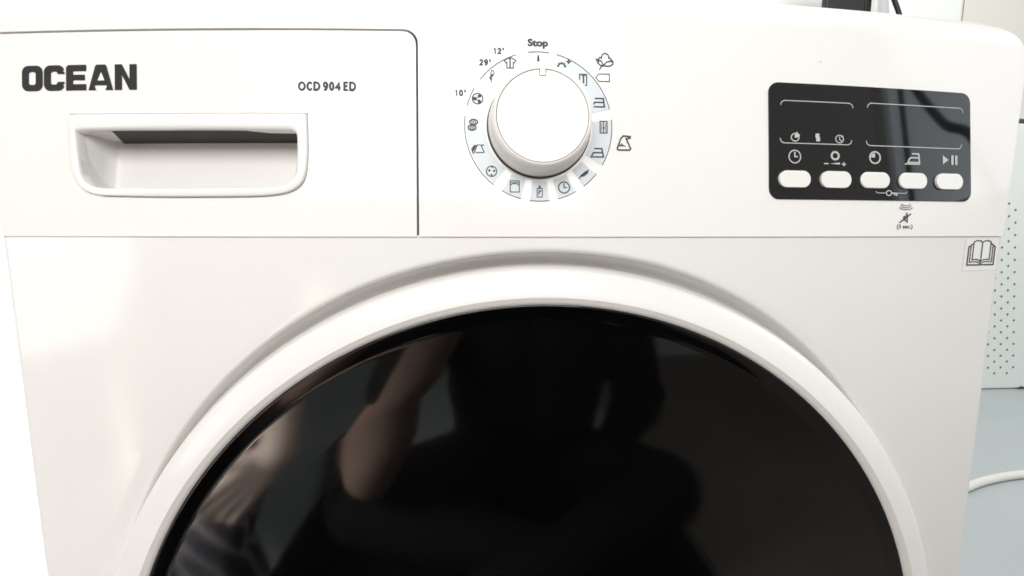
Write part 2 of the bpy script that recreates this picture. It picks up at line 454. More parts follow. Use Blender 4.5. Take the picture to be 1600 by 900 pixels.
for a0, a1, t in SECT:
    link('dial_band', sector(a0, a1, .0298, .0398, .0002), M['tint' if t and a0 != -8 else 'tint_faint'], fas)
    I = Ink(DCX, DCZ, DK); I.arc(0, 0, 115.2, a0, a1, 1.15, max(4, int((a1-a0)/2.5))); I.done('dial_arc', M['ink2'], fas)
def ic(pxx, pyy): # position of a symbol from its place in the dial, in ring pixels
    return Ink(DCX+(pxx-842)*DK, DCZ-(pyy-198)*DK, DK)
# each symbol
I = ic(841.5, 92); I.fill([(-2, 6), (2, 6), (1.6, -1), (0, -6), (-1.6, -1)]); I.done('stop_marker', M['ink'], fas)
I = ic(879, 101)
for k in range(5):
    a = R(-80+40*k); I.fill([(7.5*sin(a-.18)-1, 4-7.5*cos(a-.18)), (7.5*sin(a+.18)-1, 4-7.5*cos(a+.18)), (5*sin(a+.2)-1, 4-5*cos(a+.2)), (5*sin(a-.2)-1, 4-5*cos(a-.2))])
I.arc(-1, 4, 5, -90, 100, 1.6); I.line([(7, -4), (13, -4)], 1.6); I.line([(10, -7), (10, -1)], 1.6); I.done('eco_symbol', M['ink'], fas)
I = ic(912.5, 124); I.line([(-6, 0), (-6, -8), (5, -8), (5, 9), (2.8, 9)], 1.3); I.line([(-3, -6), (3, -6)], 1); I.line([(0, -6), (0, 4)], 1.8); I.disc(0, 4.5, 1.6); I.done('prewash_symbol', M['ink'], fas)
I = ic(938, 159); I.line([(-7, -6), (6, -6), (7.5, 7), (-9, 7)], 1.7); I.line([(7, 0), (-8, 0), (-9, 3)], 1.7); I.done('wash_tub_symbol', M['ink'], fas)
I = ic(944, 197.5); I.line([(-5.5, -9), (5.5, -9), (5.5, 9), (-5.5, 9)], 1.3, True); I.line([(0, -9), (0, 9)], 1.2); I.disc(0, 1, 1.8); I.line([(-3.2, -6), (-3.2, 6)], .7); I.line([(3.2, -6), (3.2, 6)], .7); I.done('wardrobe_symbol', M['ink'], fas)
I = ic(934, 237.5); I.line([(-4.5, -6.5), (7, -6.5), (9.5, 6.5), (-10, 6.5), (-6.5, 0), (8, 0)], 1.7); I.done('iron_symbol', M['ink'], fas)
I = ic(912.5, 271); I.fill([(-9, 7), (-5, 1), (1, -4), (8, -7.5), (6, -1), (0, 3.5), (-4.5, 4.5), (-8, 8)]); I.done('feather_symbol', M['ink'], fas)
I = ic(880.5, 292); I.circ(0, 0, 8.6, 1.4); I.line([(0, -6), (0, 0.3), (4, .3)], 1.3); I.done('clock_symbol', M['ink'], fas)
I = ic(842.3, 299); I.fill([(-2.5, -6), (-1, -9), (0, -11.5), (1, -9), (2.5, -6)]); I.line([(-4, -5), (4, -5), (4, 8), (-4, 8)], 1.0, True); I.line([(-1.4, -2), (1.5, -1), (-1.4, 1), (-1, 4)], 1.3); I.done('baby_bottle_symbol', M['ink'], fas)
I = ic(803.5, 291); I.line([(-7, -8.5), (7, -8.5), (7, 8.5), (-7, 8.5)], 1.1, True); I.line([(-7, -6), (7, -6)], .7); I.line([(-7, -2), (-4, -4), (0, -4.6), (4, -4), (7, -2)], 1.1); I.done('duvet_symbol', M['ink'], fas)
I = ic(767.8, 268); I.circ(0, 0, 7.9, 1.2); I.disc(-3.4, -1.2, 1.9); I.disc(4, -.6, 1.9); I.disc(0, 5.4, 1.6); I.disc(1, -6, 1.3); I.done('sports_ball_symbol', M['ink'], fas)
I = ic(747, 234); I.line([(-3, 5.5), (7, 5.5), (9.5, 5), (5, -5.5), (9.5, -6), (-1, -6), (-5.5, 5.5)], 1.2); I.fill([(-9.5, -1), (-6, -6), (-2, -6), (-5, 1), (-7, 4)]); I.line([(-9.5, 0), (-7, 7)], 1.3); I.done('mixed_load_symbol', M['ink'], fas)
I = ic(739.5, 197); 
for (cx, cy) in ((1.2, -4.2), (-1.2, 4.4)):
    I.circ(cx, cy, 6, 1.5, 20, 4)
    for d in (-2.6, 0, 2.6): I.line([(cx+d-.6, cy-3), (cx+d+.6, cy+3)], 1)
I.done('wool_symbol', M['ink'], fas)
I = ic(747, 157); I.circ(0, 0, 8, 1.4); I.disc(3, -4, 3, ry=2.5); I.disc(-4.4, 0, 2.8, ry=3); I.disc(2.6, 4.2, 2.6, ry=3.2); I.line([(2, -3), (-3, 0)], 1.2); I.line([(-3, .4), (2.4, 3.6)], 1.2); I.done('fan_symbol', M['ink'], fas)
I = ic(768.3, 123.5); I.line([(0, -10), (4, -9.5), (4, -4), (-1, -3.5), (.4, -9.5)], 1); I.line([(-2, 2), (3, -2.5)], 1.3); I.fill([(-2.5, 1), (2, 2), (.6, 5), (1, 11), (-.5, 6.5), (-2, 3.6)]); I.line([(1.8, -3.5), (-2.6, 1.2)], 1.4); I.done('rapid_bolt_symbol', M['ink'], fas)
I = ic(797.5, 101.5); I.line([(-3, -7.6), (3, -7.6), (9, -4.2), (6.8, -.6), (5, -1.4), (5, 7.6), (-5, 7.6), (-5, -1.4), (-6.8, -.6), (-9, -4.2)], 1.3, True); I.line([(0, -7), (0, 7)], 1.7); I.done('shirt_symbol', M['ink'], fas)
I = ic(946, 94); I.line([(-9, 2.2), (-10, -1.6), (-8, -5), (-4.6, -5.6), (-3, -10), (1, -12), (5.5, -10.3), (7.6, -6), (11, -2.6), (13.8, 1.4)], 1.4); I.line([(-4.4, -5.6), (-4.6, -3)], 1.2); I.line([(7.6, -6), (6.8, -3.8)], 1.2)
I.line([(-1.4, 7), (-4.6, 1), (-9, -1.5), (-13.6, -2.6), (-10.2, 4), (-5.6, 7.4), (-1.4, 7)], 1.3); I.line([(-1.4, 7), (3.5, 1.8), (9.3, .2), (14, 1), (13.6, 5), (9, 7.8), (2, 8.3), (-1.4, 7), (-5.4, 9.8), (-8, 14)], 1.4); I.done('cotton_symbol', M['ink'], fas)
I = ic(943, 120.5); I.line([(-6, -6), (11, -6), (11, 5.5), (-6, 5.5), (-11, -.3)], 1.0, True); I.done('label_tag_symbol', M['ink'], fas)
I = ic(977, 222); I.line([(10.5, -10.6), (-1.6, -11.5), (-5.4, -7), (-11.2, 7.6), (-10, 10.4), (8.6, 10.6), (10.4, 8.4), (3.4, -7.2), (10.2, -8.4)], 1.7); I.line([(-8.5, 2.4), (-2, 3), (2, 5)], .9); I.line([(-5, 0), (-1, 4), (-8, 4.6)], .8); I.done('synthetic_symbol', M['ink'], fas)
text('stop_lettering', 'Stop', DCX-.00035, DCZ+(198-70.5)*DK, .0114, .0054, M['ink'], fas, bold=.047)
def glyph(ch):
    """strokes in a unit box, y down"""
    def ar(cx, cy, rx, ry, a0, a1, n=12): return [(cx+rx*sin(R(a0+(a1-a0)*i/n)), cy-ry*cos(R(a0+(a1-a0)*i/n))) for i in range(n+1)]
    return {'0': [ar(.5, .5, .5, .5, 0, 350, 22)+[(.5, 0)]], 'O': [ar(.5, .5, .5, .5, 0, 350, 22)+[(.5, 0)]], 'C': [ar(.56, .5, .56, .5, 38, -218+360-360, 1)[:0]+ar(.56, .5, .56, .5, 45, -225, 18)],
            'D': [[(.35, 0), (0, 0), (0, 1), (.35, 1)]+ar(.35, .5, .65, .5, 180, 0, 12)], 'E': [[(1, 0), (0, 0), (0, 1), (1, 1)], [(0, .48), (.88, .48)]],
            '9': [ar(.5, .3, .5, .3, 95, -265, 18)+[(.95, .62), (.68, .92), (.2, 1)]], '4': [[(.75, 1), (.75, 0), (0, .68), (1, .68)]],
            '1': [[(.15, .2), (.6, 0), (.6, 1)]], '2': [ar(.5, .3, .48, .3, -70, 115, 10)+[(0, 1), (1, 1)]], "'": [[(.5, -.08), (.35, .28)]]}[ch]
def letters(name, spec, x0, h, wd, I, parent):
    """spec: (character, width); a space is (' ', width)"""
    X = x0
    for ch, w_ in spec:
        if ch != ' ':
            for st in glyph(ch): I.line([(X+p[0]*w_, (p[1]-.5)*h) for p in st], wd)
            X += w_+wd*1.4+1.0
        else: X += w_
    I.done(name, M['ink'], parent)
for sp_, x, y in (((('1', 2.6), ('2', 4.0), ("'", 1.2)), 773.0, 83), ((('2', 4.0), ('9', 4.0), ("'", 1.2)), 751.0, 101), ((('1', 2.6), ('0', 4.2), ("'", 1.2)), 713.5, 148.5)):
    I = ic(x, y); letters('minutes_lettering', sp_, 0, 7.6, 1.75, I, fas)
I = Ink(-.1318, .0807, .0003637)
letters('model_lettering', (('O', 8.6), ('C', 6.0), ('D', 7.4), (' ', 2.4), ('9', 5.0), ('0', 5.0), ('4', 5.6), (' ', 2.4), ('E', 4.4), ('D', 7.4)), 1.1, 10.8, 2.2, I, drw)
# two tiny specks of dirt
I = Ink(.1650, .1020, DK); I.disc(0, 0, 1.1, 8); I.done('speck', M['ink2'], fas)
I = Ink(-.2487, .0642, DK, h=.0016); I.fill([(-.7, -2), (.7, -2), (.3, 2.6), (-.3, 2.6)]); I.done('speck', M['ink2'], drw)

# knob
KC = pmap(DCX, DCZ, 0); kn = Vector((2*CC*(DCX-X0), -1, LEAN)).normalized()
kup = (Vector((0, 0, 1))-kn*kn.z).normalized(); krt = kup.cross(kn)*-1
krt = Vector((1, 0, 0)); krt = (krt-kn*krt.dot(kn)).normalized(); kup = krt.cross(kn)*1
if kup.z < 0: kup = -kup
def kp(x, z, h): return KC+krt*x+kup*z+kn*h
def lathe_k(name, prof, m, parent, n=96, rfun=None):
    b = bmesh.new(); rows = []
    for r, h in prof: rows.append([b.verts.new(kp(r*cos(2*pi*i/n), r*sin(2*pi*i/n), h)) for i in range(n)])
    for k in range(len(rows)-1):
        for i in range(n):
            j = (i+1) % n; b.faces.new((rows[k][i], rows[k][j], rows[k+1][j], rows[k+1][i]))
    bmesh.ops.recalc_face_normals(b, faces=b.faces[:])
    o = link(name, b, m, parent); smooth(o); return o
KN = lathe_k('program_knob', [(.020, -.001), (.0272, .0009), (.0279, .0016), (.0279, .0030), (.0277, .0052), (.0270, .0066), (.0267, .0080), (.0266, .0110), (.0263, .0136), (.0258, .0152), (.0251, .0161), (.0245, .0164), (.0242, .01645), (.02418, .0155)], M['knob'], WM)
lathe_k('knob_gap_shade', [(.026, .0003), (.0287, .0003)], M['gap'], KN)  # dark ring painting the shadow in the gap under the knob
# pointer cap: disc with a notch cut in its rim, and a groove round it
def cap():
    r = .0237; nw, nd = .0020, .0034; P = []
    a0 = math.asin(nw/r)
    n = 90
    for i in range(n+1):
        a = a0+(2*pi-2*a0)*i/n; P.append((r*sin(a), r*cos(a)))
    P += [(-nw, r-nd), (nw, r-nd)]
    b = bmesh.new(); v1 = [b.verts.new(kp(x, z, .0163)) for x, z in P]; v2 = [b.verts.new(kp(x, z, .0147)) for x, z in P]
    vi = [b.verts.new(kp(x*.55, z*.55, .01655)) for x, z in P]
    k = len(P)
    for i in range(k):
        j = (i+1) % k; b.faces.new((v1[i], v1[j], v2[j], v2[i])); b.faces.new((vi[i], vi[j], v1[j], v1[i]))
    b.faces.new(vi)
    bmesh.ops.recalc_face_normals(b, faces=b.faces[:])
    o = link('knob_cap', b, M['knob'], KN); 
    lathe_k('cap_groove', [(.0005, .0157), (.02418, .0157)], M['groove'], KN)
    # white web that fills the notch, leaving a fine groove
    b = bmesh.new()
    f = [(-nw+.00055, r-nd+.00055), (nw-.00055, r-nd+.00055), (nw-.00055, r+.0006), (-nw+.00055, r+.0006)]
    a = [b.verts.new(kp(x, z, .0163)) for x, z in f]; c = [b.verts.new(kp(x, z, .0147)) for x, z in f]
    b.faces.new(a)
    for i in range(4): b.faces.new((a[i], a[(i+1) % 4], c[(i+1) % 4], c[i]))
    bmesh.ops.recalc_face_normals(b, faces=b.faces[:])
    link('knob_pointer', b, M['knob'], KN)
cap()

# ---- display panel
dsp = sheet('display_panel', rrect(.1314, .2712, .0218, .0889, .0062, 8), .0005, .0012, M['disp'], WM, bev=.0003)
LK = .000395
def bracket(x0, x1, z, up):
    s = -1 if up else 1; c = .0022
    I = Ink(0, 0, 1, fn=pmap, h=.0007); I.k = (1, 1)
    I.line([(x0, z+s*.0026), (x0+.0005, z+s*.0010), (x0+.0022, z), (x1-.0022, z), (x1-.0005, z+s*.0010), (x1, z+s*.0026)], .00034)
    I.done('display_bracket', M['light_ink'], dsp)
bracket(.1388, .1858, .0785, True); bracket(.1957, .2650, .0792, True); bracket(.1383, .1848, .0541, False); bracket(.1947, .2637, .0541, False)
def di(x, z, kx, kz=.000365): return Ink(x, z, kx, kz, h=.0007)
KX = lambda x: .00041+(x-.1468)*.0007
# small status symbols
I = di(.1478, .0577, KX(.148)); I.circ(0, .6, 6, 1.1); I.line([(0, -3.6), (0, .4), (3.4, .4)], 1); I.fill([(1, -7), (4, -8), (4.4, -5), (7.6, -4), (6, .5), (1, 0)]); I.done('delay_status_symbol', M['light_ink'], dsp)
I = di(.1623, .0577, KX(.162)); I.fill([(-3, -6.4), (3, -6.4), (2.4, -3), (4, 1), (3.4, 6), (-2.4, 6), (-2, 2.6), (-3.6, -1)]); I.done('spin_status_symbol', M['light_ink'], dsp)
I = di(.1767, .0573, KX(.177)); I.circ(0, 0, 6, 1.0); I.line([(0, -3.6), (0, 1), (3.4, 3)], 1); I.disc(4, -4.4, 1.6); I.done('time_status_symbol', M['light_ink'], dsp)
I = di(.1475, .0464, KX(.1475)); I.circ(0, 0, 9, 1.2, ry=10); I.line([(0, -7), (0, 0), (4.4, 0)], 1.4); I.done('delay_symbol', M['light_ink'], dsp)
I = di(.1737, .0475, KX(.1735)); I.circ(0, 0, 5.4, 2.0, 24, 5.8)
for k in range(10):
    a = 2*pi*k/10; I.fill([(5.8*sin(a-.2), -6.2*cos(a-.2)), (8*sin(a), -8.8*cos(a)), (5.8*sin(a+.2), -6.2*cos(a+.2))])
I.line([(-17, 13), (-11, 13)], 1.3); I.fill([(-8, 13), (7, 10.6), (7, 14)]); I.line([(10, 13.4), (16, 13.4)], 1.2); I.line([(13, 10.6), (13, 16.2)], 1.2); I.done('soil_level_symbol', M['light_ink'], dsp)
I = di(.2006, .0471, KX(.2)); I.circ(0, 0, 8, 1.6, ry=9.4); I.fill([(0, 0), (-6.4, 0), (-5.6, -4), (-3.4, -6.4), (0, -7.4)]); I.done('half_load_symbol', M['light_ink'], dsp)
I = di(.2275, .0468, KX(.227)); I.line([(-1, -9), (8.6, -9), (9.8, 5.4), (-8, 5.4), (-5.6, -.6), (-3, -2.6), (8, -2.6)], 1.7); I.line([(-12.5, 8), (10, 8)], 1.4); I.done('easy_iron_symbol', M['light_ink'], dsp)
I = di(.2542, .0471, KX(.254)); I.fill([(-10, -7.8), (-10, 7.6), (-1, 0)]); I.line([(5, -6.6), (5, 6.8)], 2.6); I.line([(11, -6.6), (11, 6.8)], 2.6); I.done('start_pause_symbol', M['light_ink'], dsp)
I = di(.2119, .0262, KX(.212)); I.line([(-24, -2.4), (-22, 0), (-9, 0)], .8); I.line([(10, 0), (22, 0), (24, -2.4)], .8); I.circ(-4, 0, 4, 1.1, ry=4); I.line([(0, 0), (9, .4)], 1.6); I.line([(5, 0), (4.4, 3.4)], 1.3); I.line([(8, 0), (7.4, 4)], 1.3); I.done('key_lock_symbol', M['light_ink'], dsp)
for k in range(5):
    cx, cz = .1468+.0266*k, .0333+.0001*k; w2, h2 = .00985, .0048
    o = sheet('button', rrect(cx-w2, cx+w2, cz-h2, cz+h2, .00465, 10), .0019, .0016, M['plastic'], dsp, bev=.0008, step=.003)
I = Ink(.2227, .0178, .00045, .00037)
for k, (r, y) in enumerate(((10.5, -2.5), (9, -5.6), (7, -8.6))):
    I.line([(r*sin(R(a)), y+6-4.2+4.2*cos(R(a))) for a in range(-75, 76, 15)], .8)
I.done('sound_wave_symbol', M['ink'], fas)
I = Ink(.2221, .0115, .00045, .00037); I.line([(-2.5, -2), (-2.5, 3), (0, 3), (3, 7), (3, -6.5), (0, -2)], 1.4, True); I.line([(-9, 7.5), (8.5, -6.5)], 1.5); I.line([(1, -7), (3, -8)], 1.1); I.done('mute_symbol', M['ink'], fas)
text('seconds_lettering', '(3 sec.)', .2216, .0061, .0112, .0031, M['ink'], fas, bold=.02)

# ---- door
def lathe_y(name, prof, m, parent, n=256):
    b = bmesh.new(); rows = []
    for r, p in prof: rows.append([b.verts.new((DX+r*cos(2*pi*i/n), -p, DZ+r*sin(2*pi*i/n))) for i in range(n)])
    for k in range(len(rows)-1):
        for i in range(n):
            j = (i+1) % n; b.faces.new((rows[k][i], rows[k+1][i], rows[k+1][j], rows[k][j]))
    if prof[-1][0] < .01: b.faces.new(rows[-1])
    b.normal_update()
    o = link(name, b, m, parent); smooth(o); return o
door = lathe_y('door', [(.2652, -.010), (.2651, .0035), (.2646, .0080), (.2636, .0122), (.2627, .0150), (.2622, .0168), (.2614, .0184), (.2600, .0196), (.2580, .0206), (.254, .0220), (.2500, .0232), (.2480, .0237), (.2466, .0239)], M['ring'], WM)
lathe_y('door_chamfer', [(.24662, .02392), (.2461, .0237), (.2445, .0231), (.2424, .0223), (.2422, .0205)], M['chamf'], door)
lathe_y('door_glass', [(.2424, .0190), (.2423, .0219), (.2418, .0222), (.2408, .0221), (.2350, .0208), (.2335, .0206), (.2320, .0206), (.21, .0206), (.2005, .02062)]+[(.2*k/12, .0206+.0008*(1-(k/12)**2)) for k in range(12, 0, -1)]+[(.0005, .0214)], M['glass'], door)

# ---- manual sticker
stk = sheet('manual_sticker', rrect(.2688, .2952, -.0212, -.0006, .001, 3), .0002, 0, M['sticker'], WM, fn=bmap)
I = Ink(.2821, -.0098, .00049, .00042, fn=bmap, h=.0004)
for s in (-1, 1):
    I.line([(0, -15), (s*3, -17.5), (s*9, -18), (s*14, -16), (s*14, 11), (s*8, 10), (s*2, 12), (0, 14)], 1.1)
    I.line([(s*14.5, -13), (s*18, -12), (s*18, 14)], 1.1); I.line([(s*18.5, -10), (s*21.5, -9), (s*21.5, 18)], 1.3)
    I.line([(s*18, 14.4), (s*8, 13.6), (s*3, 15), (0, 16.6)], 1)
I.line([(0, -15), (0, 13)], 1.1); I.line([(-22, 18.5), (22, 18.5)], 1.4); I.done('open_book_symbol', M['ink'], stk)

# ================================================================ THINGS AROUND
m_steel = mat('pale_grey_painted_steel', (.82, .86, .84), .35, .4, noise=.03, nscale=4)
m_hole = mat('hole_dark', (.13, .14, .14), .8, .2, noise=.1)
m_black = mat('black_plastic', (.018, .019, .021), .35, .5, noise=.2, nscale=8)
m_rubber = mat('grey_rubber', (.07, .07, .07), .7, .3, noise=.2, nscale=40)
# perforated cabinet on the floor, right
PC = empty('perforated_cabinet', (2.7, 1.9, FZ)); tag(PC, 'tall pale grey metal cabinet with perforated front standing on the floor at right', 'cabinet')
boxo('cabinet_body', 2.12, 3.4, 1.70, 2.15, FZ+.002, .46, m_steel, PC, .01)
b = bmesh.new(); bm_cnt = 0
for r in range(34):
    z = .118-r*.0275*1.0
    if z < -.675: break
    for c in range(4):
        x = 2.282+r*.0038-c*.062+(.031 if r % 2 else 0)-(r*.0004)
        v0 = []
        for k in range(10):
            a = 2*pi*k/10; v0.append(b.verts.new((x+.0048*cos(a), 1.6985, z+.0048*sin(a))))
        b.faces.new(v0[::-1])
h = link('vent_hole_field', b, m_hole, PC); h['kind'] = 'stuff'
b = bmesh.new(); bmesh.ops.create_cone(b, cap_ends=True, segments=20, radius1=.045, radius2=.035, depth=.03, matrix=Matrix.Translation((2.46, 1.74, FZ+.0152))); link('foot', b, m_rubber, PC)
# cable on top of it and hose on the floor
def tube(name, pts, r, m, n=12, sub=10):
    P = [Vector(p) for p in pts]; Q = []
    for i in range(len(P)-1):
        a = P[max(0, i-1)]; p, q = P[i], P[i+1]; d = P[min(len(P)-1, i+2)]
        for k in range(sub):
            t = k/sub; Q.append(.5*((2*p)+(q-a)*t+(2*a-5*p+4*q-d)*t*t+(3*p-a-3*q+d)*t**3))
    Q.append(P[-1]); b = bmesh.new(); rows = []
    for i, p in enumerate(Q):
        d = (Q[min(i+1, len(Q)-1)]-Q[max(i-1, 0)]).normalized(); s = d.cross(Vector((0, 0, 1)))
        if s.length < .05: s = d.cross(Vector((0, 1, 0)))
        s.normalize(); u = s.cross(d)
        rows.append([b.verts.new(p+(s*cos(2*pi*k/n)+u*sin(2*pi*k/n))*r) for k in range(n)])
    for i in range(len(rows)-1):
        for k in range(n): b.faces.new((rows[i][k], rows[i][(k+1) % n], rows[i+1][(k+1) % n], rows[i+1][k]))
    b.faces.new(rows[0][::-1]); b.faces.new(rows[-1]); bmesh.ops.recalc_face_normals(b, faces=b.faces[:])
    o = link(name, b, m); smooth(o); return o
tag(tube('floor_hose', [(.85, .60, FZ+.0122), (1.12, .81, FZ+.0122), (1.335, .900, FZ+.0122), (1.455, .937, FZ+.0122), (1.580, .957, FZ+.0122), (1.9, .99, FZ+.0122), (2.6, .9, FZ+.0122)], .0115, mat('off_white_hose', (.80, .79, .75), .4, .4, noise=.03, nscale=20)), 'off-white hose curving across the pale floor beside the machine', 'hose')
tag(tube('power_cable', [(2.16, 1.69, .40), (2.24, 1.68, .455), (2.30, 1.72, .474), (2.42, 1.75, .474), (2.7, 1.8, .474), (3.0, 1.9, .474)], .010, m_black), 'black cable lying on top of the pale grey perforated cabinet', 'cable')
# cupboard and counter things behind, top right
m_door = mat('white_laminate', (.80, .82, .81), .4, .4, noise=.01, nscale=3)
CD = empty('white_cupboard', (1.7, 2.0, FZ)); tag(CD, 'tall plain white cupboard against the back wall behind the machine', 'cupboard')
boxo('carcass', 1.0, 2.222, 1.98, 2.195, FZ+.001, 2.2, m_door, CD)
boxo('cupboard_door', 1.0, 1.735, 1.96, 1.979, FZ+.05, 2.19, m_door, CD, .002)
boxo('cupboard_door', 1.739, 2.221, 1.96, 1.979, FZ+.05, 2.19, m_door, CD, .002)
tag(boxo('gap_strip', 2.224, 2.229, 1.955, 1.958, FZ+.001, 2.2, mat('gap_grey', (.22, .22, .2), .5, noise=.1), None, .002), 'thin dark vertical trim standing for the door gap between the cupboard and cream wall', 'joint')  # added strip standing in for the dark gap at the door edge
SB = empty('side_table', (1.6, 1.72, FZ)); tag(SB, 'white table behind the machine carrying the black box', 'table')
boxo('tabletop', 1.25, 1.86, 1.55, 1.93, .675, .70, m_door, SB, .003)
for x in (1.27, 1.82):
    for y in (1.57, 1.89): boxo('leg', x, x+.03, y, y+.03, FZ+.001, .675, m_door, SB, .002)
BB = empty('black_box', (1.45, 1.75, .70)); tag(BB, 'black device with rounded side standing behind the machine top', 'device')
boxo('casing', 1.372, 1.54, 1.70, 1.73, .702, 1.16, m_black, BB, .006)
boxo('side_cap', 1.543, 1.575, 1.705, 1.73, .702, 1.15, mat('black_gloss', (.012, .012, .013), .2, .5, noise=.1), BB, .008)
b = bmesh.new(); pr = [(.05, 0), (.062, .03), (.07, .12), (.074, .20), (.066, .27), (.05, .32), (.036, .36), (.04, .40)]; rows = []
for r, z in pr: rows.append([b.verts.new((1.655+r*cos(2*pi*i/32), 1.82+r*sin(2*pi*i/32), .702+z)) for i in range(32)])
for k in range(len(rows)-1):
    for i in range(32): b.faces.new((rows[k][i], rows[k][(i+1) % 32], rows[k+1][(i+1) % 32], rows[k+1][i]))
b.faces.new(rows[0][::-1]); o = link('grey_jug', b, mat('grey_ceramic', (.5, .51, .52), .3, noise=.03)); smooth(o); tag(o, 'light grey round jug beside the black box', 'jug')
tag(tube('hanging_cord', [(1.60, 1.66, 1.25), (1.605, 1.66, .99), (1.625, 1.66, .93), (1.66, 1.655, .84), (1.68, 1.66, .712)], .009, m_black), 'black cord hanging down beside the light grey jug', 'cord')
# white cupboard at the left of the machine
NC = empty('neighbour_cupboard', (-.9, .5, FZ)); tag(NC, 'plain white cupboard standing left of the washing machine', 'cupboard')
m_bright = mat('bright_white_laminate', (.9, .9, .9), .5, .3, noise=.005, nscale=3)
boxo('carcass', -1.6, -.36, .222, .6, FZ+.001, .6, m_bright, NC)
boxo('cupboard_door', -1.6, -.362, .20, .22, FZ+.002, .6, m_bright, NC, .001)
# windows behind the camera, mirrored in the glossy panel
m_frame = mat('white_frame', (.8, .8, .79), .4, noise=.01)
def window(name, x, y0, y1, z0, z1, side, es, ecol, label):
    W_ = empty(name, (x, (y0+y1)/2, z0)); tag(W_, label, 'window'); t = .05
    pane = mat('daylit_glass', (.8, .8, .8), .5, emit=ecol, es=es)
    xx0, xx1 = (x-.04, x+.04)
    for a in ((y0-t, y0, z0-t, z1+t), (y1, y1+t, z0-t, z1+t), (y0, y1, z0-t, z0), (y0, y1, z1, z1+t)): boxo('frame_bar', xx0, xx1, a[0], a[1], a[2], a[3], m_frame, W_)
    boxo('window_pane', x-.004, x+.004, y0, y1, z0, z1, pane, W_)
    if side > 0: boxo('frame_bar', x-.02, x-.006, -.800, -.785, z0, z1, m_black, W_)
    return W_
window('window', -1.5, -1.20, -.70, -.33, .10, -1, 2.8, (1, .985, .95), 'low bright window left of the machine, mirrored in the enamel')
window('window', 1.5, -.85, .15, .28, 1.05, 1, 1.25, (.80, .91, 1.0), 'tall bluish window right of the machine, mirrored in the display')
tag(tube('lamp_cable', [(1.30, -.80, 1.6), (1.30, -.75, 1.0), (1.30, -.66, .66), (1.31, -.56, .46), (1.33, -.48, .38), (1.35, -.41, .1), (1.36, -.36, -.3), (1.36, -.34, FZ+.02)], .013, m_black), 'black cable hanging in front of the right window, mirrored in the display', 'cable')

# ================================================================ PEOPLE (behind the camera, mirrored in the door glass)
def blobs(segs, name, m, parent=None, vox=.006, sm=4):
    b = bmesh.new()
    def ball(c, r, sc_=None):
        mm = Matrix.Translation(c)
        if sc_: mm = mm @ Matrix.Diagonal((*sc_, 1))
        bmesh.ops.create_icosphere(b, subdivisions=3, radius=r, matrix=mm)
    for s in segs:
        if len(s) == 3: ball(Vector(s[0]), s[1], s[2]); continue
        a, r1, c, r2 = Vector(s[0]), s[1], Vector(s[2]), s[3]
        ball(a, r1); ball(c, r2); d = c-a
        if d.length > 1e-4:
            q = d.to_track_quat('Z', 'Y').to_matrix().to_4x4()
            bmesh.ops.create_cone(b, cap_ends=True, segments=28, radius1=r1, radius2=r2, depth=d.length, matrix=Matrix.Translation((a+c)/2) @ q)
    me = bpy.data.meshes.new('t'); b.to_mesh(me); b.free()
    t = bpy.data.objects.new('t', me); COL.objects.link(t)
    r = t.modifiers.new('r', 'REMESH'); r.mode = 'VOXEL'; r.voxel_size = vox; r.use_smooth_shade = True
    s = t.modifiers.new('s', 'SMOOTH'); s.iterations = sm; s.factor = .5
    bpy.context.view_layer.update()
    me2 = bpy.data.meshes.new_from_object(t.evaluated_get(bpy.context.evaluated_depsgraph_get()))
    bpy.data.objects.remove(t); me2.name = name
    o = link(name, me2, m, parent); smooth(o); return o
def hand(w, d, side, up, scale=1.0, curl=.5):
    """wrist w, pointing direction d, side = thumb side, up = back of hand; palm, four fingers, thumb"""
    d, side, up = Vector(d).normalized(), Vector(side).normalized(), Vector(up).normalized(); w = Vector(w); s = scale; S = []
    for k in (-1.2, -.4, .4, 1.2):
        base = w+d*.088*s+side*k*.0205*s
        S.append((w+side*k*.010*s+d*.01*s, .015*s, base, .0115*s))
    L = [.062, .072, .068, .052]
    for i, k in enumerate((1.25, .42, -.42, -1.25)):
        base = w+d*.088*s+side*k*.0208*s; c = curl+.12*(i-1.5)*k
        d1 = (d*cos(c*.5)-up*sin(c*.5)).normalized(); d2 = (d*cos(c*1.3)-up*sin(c*1.3)).normalized(); d3 = (d*cos(c*2)-up*sin(c*2)).normalized()
        sp = side*k*.05; p1 = base+(d1+sp)*L[i]*.5*s; p2 = p1+(d2+sp)*L[i]*.35*s; p3 = p2+(d3+sp)*L[i]*.3*s
        S += [(base, .0102*s, p1, .0088*s), (p1, .0094*s, p2, .0080*s), (p2, .0083*s, p3, .0068*s)]
    t0 = w+d*.025*s+side*.02*s; t1 = t0+(d*.6+side*.8-up*.2).normalized()*.042*s; t2 = t1+(d*.85+side*.4-up*.3).normalized()*.032*s; t3 = t2+(d*.95-up*.3).normalized()*.024*s
    S += [(t0, .015*s, t1, .0115*s), (t1, .0115*s, t2, .0098*s), (t2, .0098*s, t3, .008*s)]
    return S
def head(c, face):
    c = Vector(c); f = Vector(face).normalized(); sd = f.cross(Vector((0, 0, 1))).normalized(); up = sd.cross(f)
    S = [(tuple(c+up*.03-f*.012), .095, (1, 1, 1.02)), (tuple(c-up*.045+f*.022), .066, (1, 1, 1.1)), (c-up*.02+f*.078, .011, c-up*.045+f*.102, .014), (c-up*.075+f*.07, .012, c-up*.075+f*.072, .012)]
    for s in (-1, 1):
        S.append((c+sd*s*.085-up*.015, .017, c+sd*s*.092+up*.015, .018)); S.append((c+sd*s*.032+f*.078, .014, c+sd*s*.032+f*.079, .014)); S.append((c+sd*s*.018-up*.072+f*.078, .009, c-up*.072+f*.086, .010))
    return S
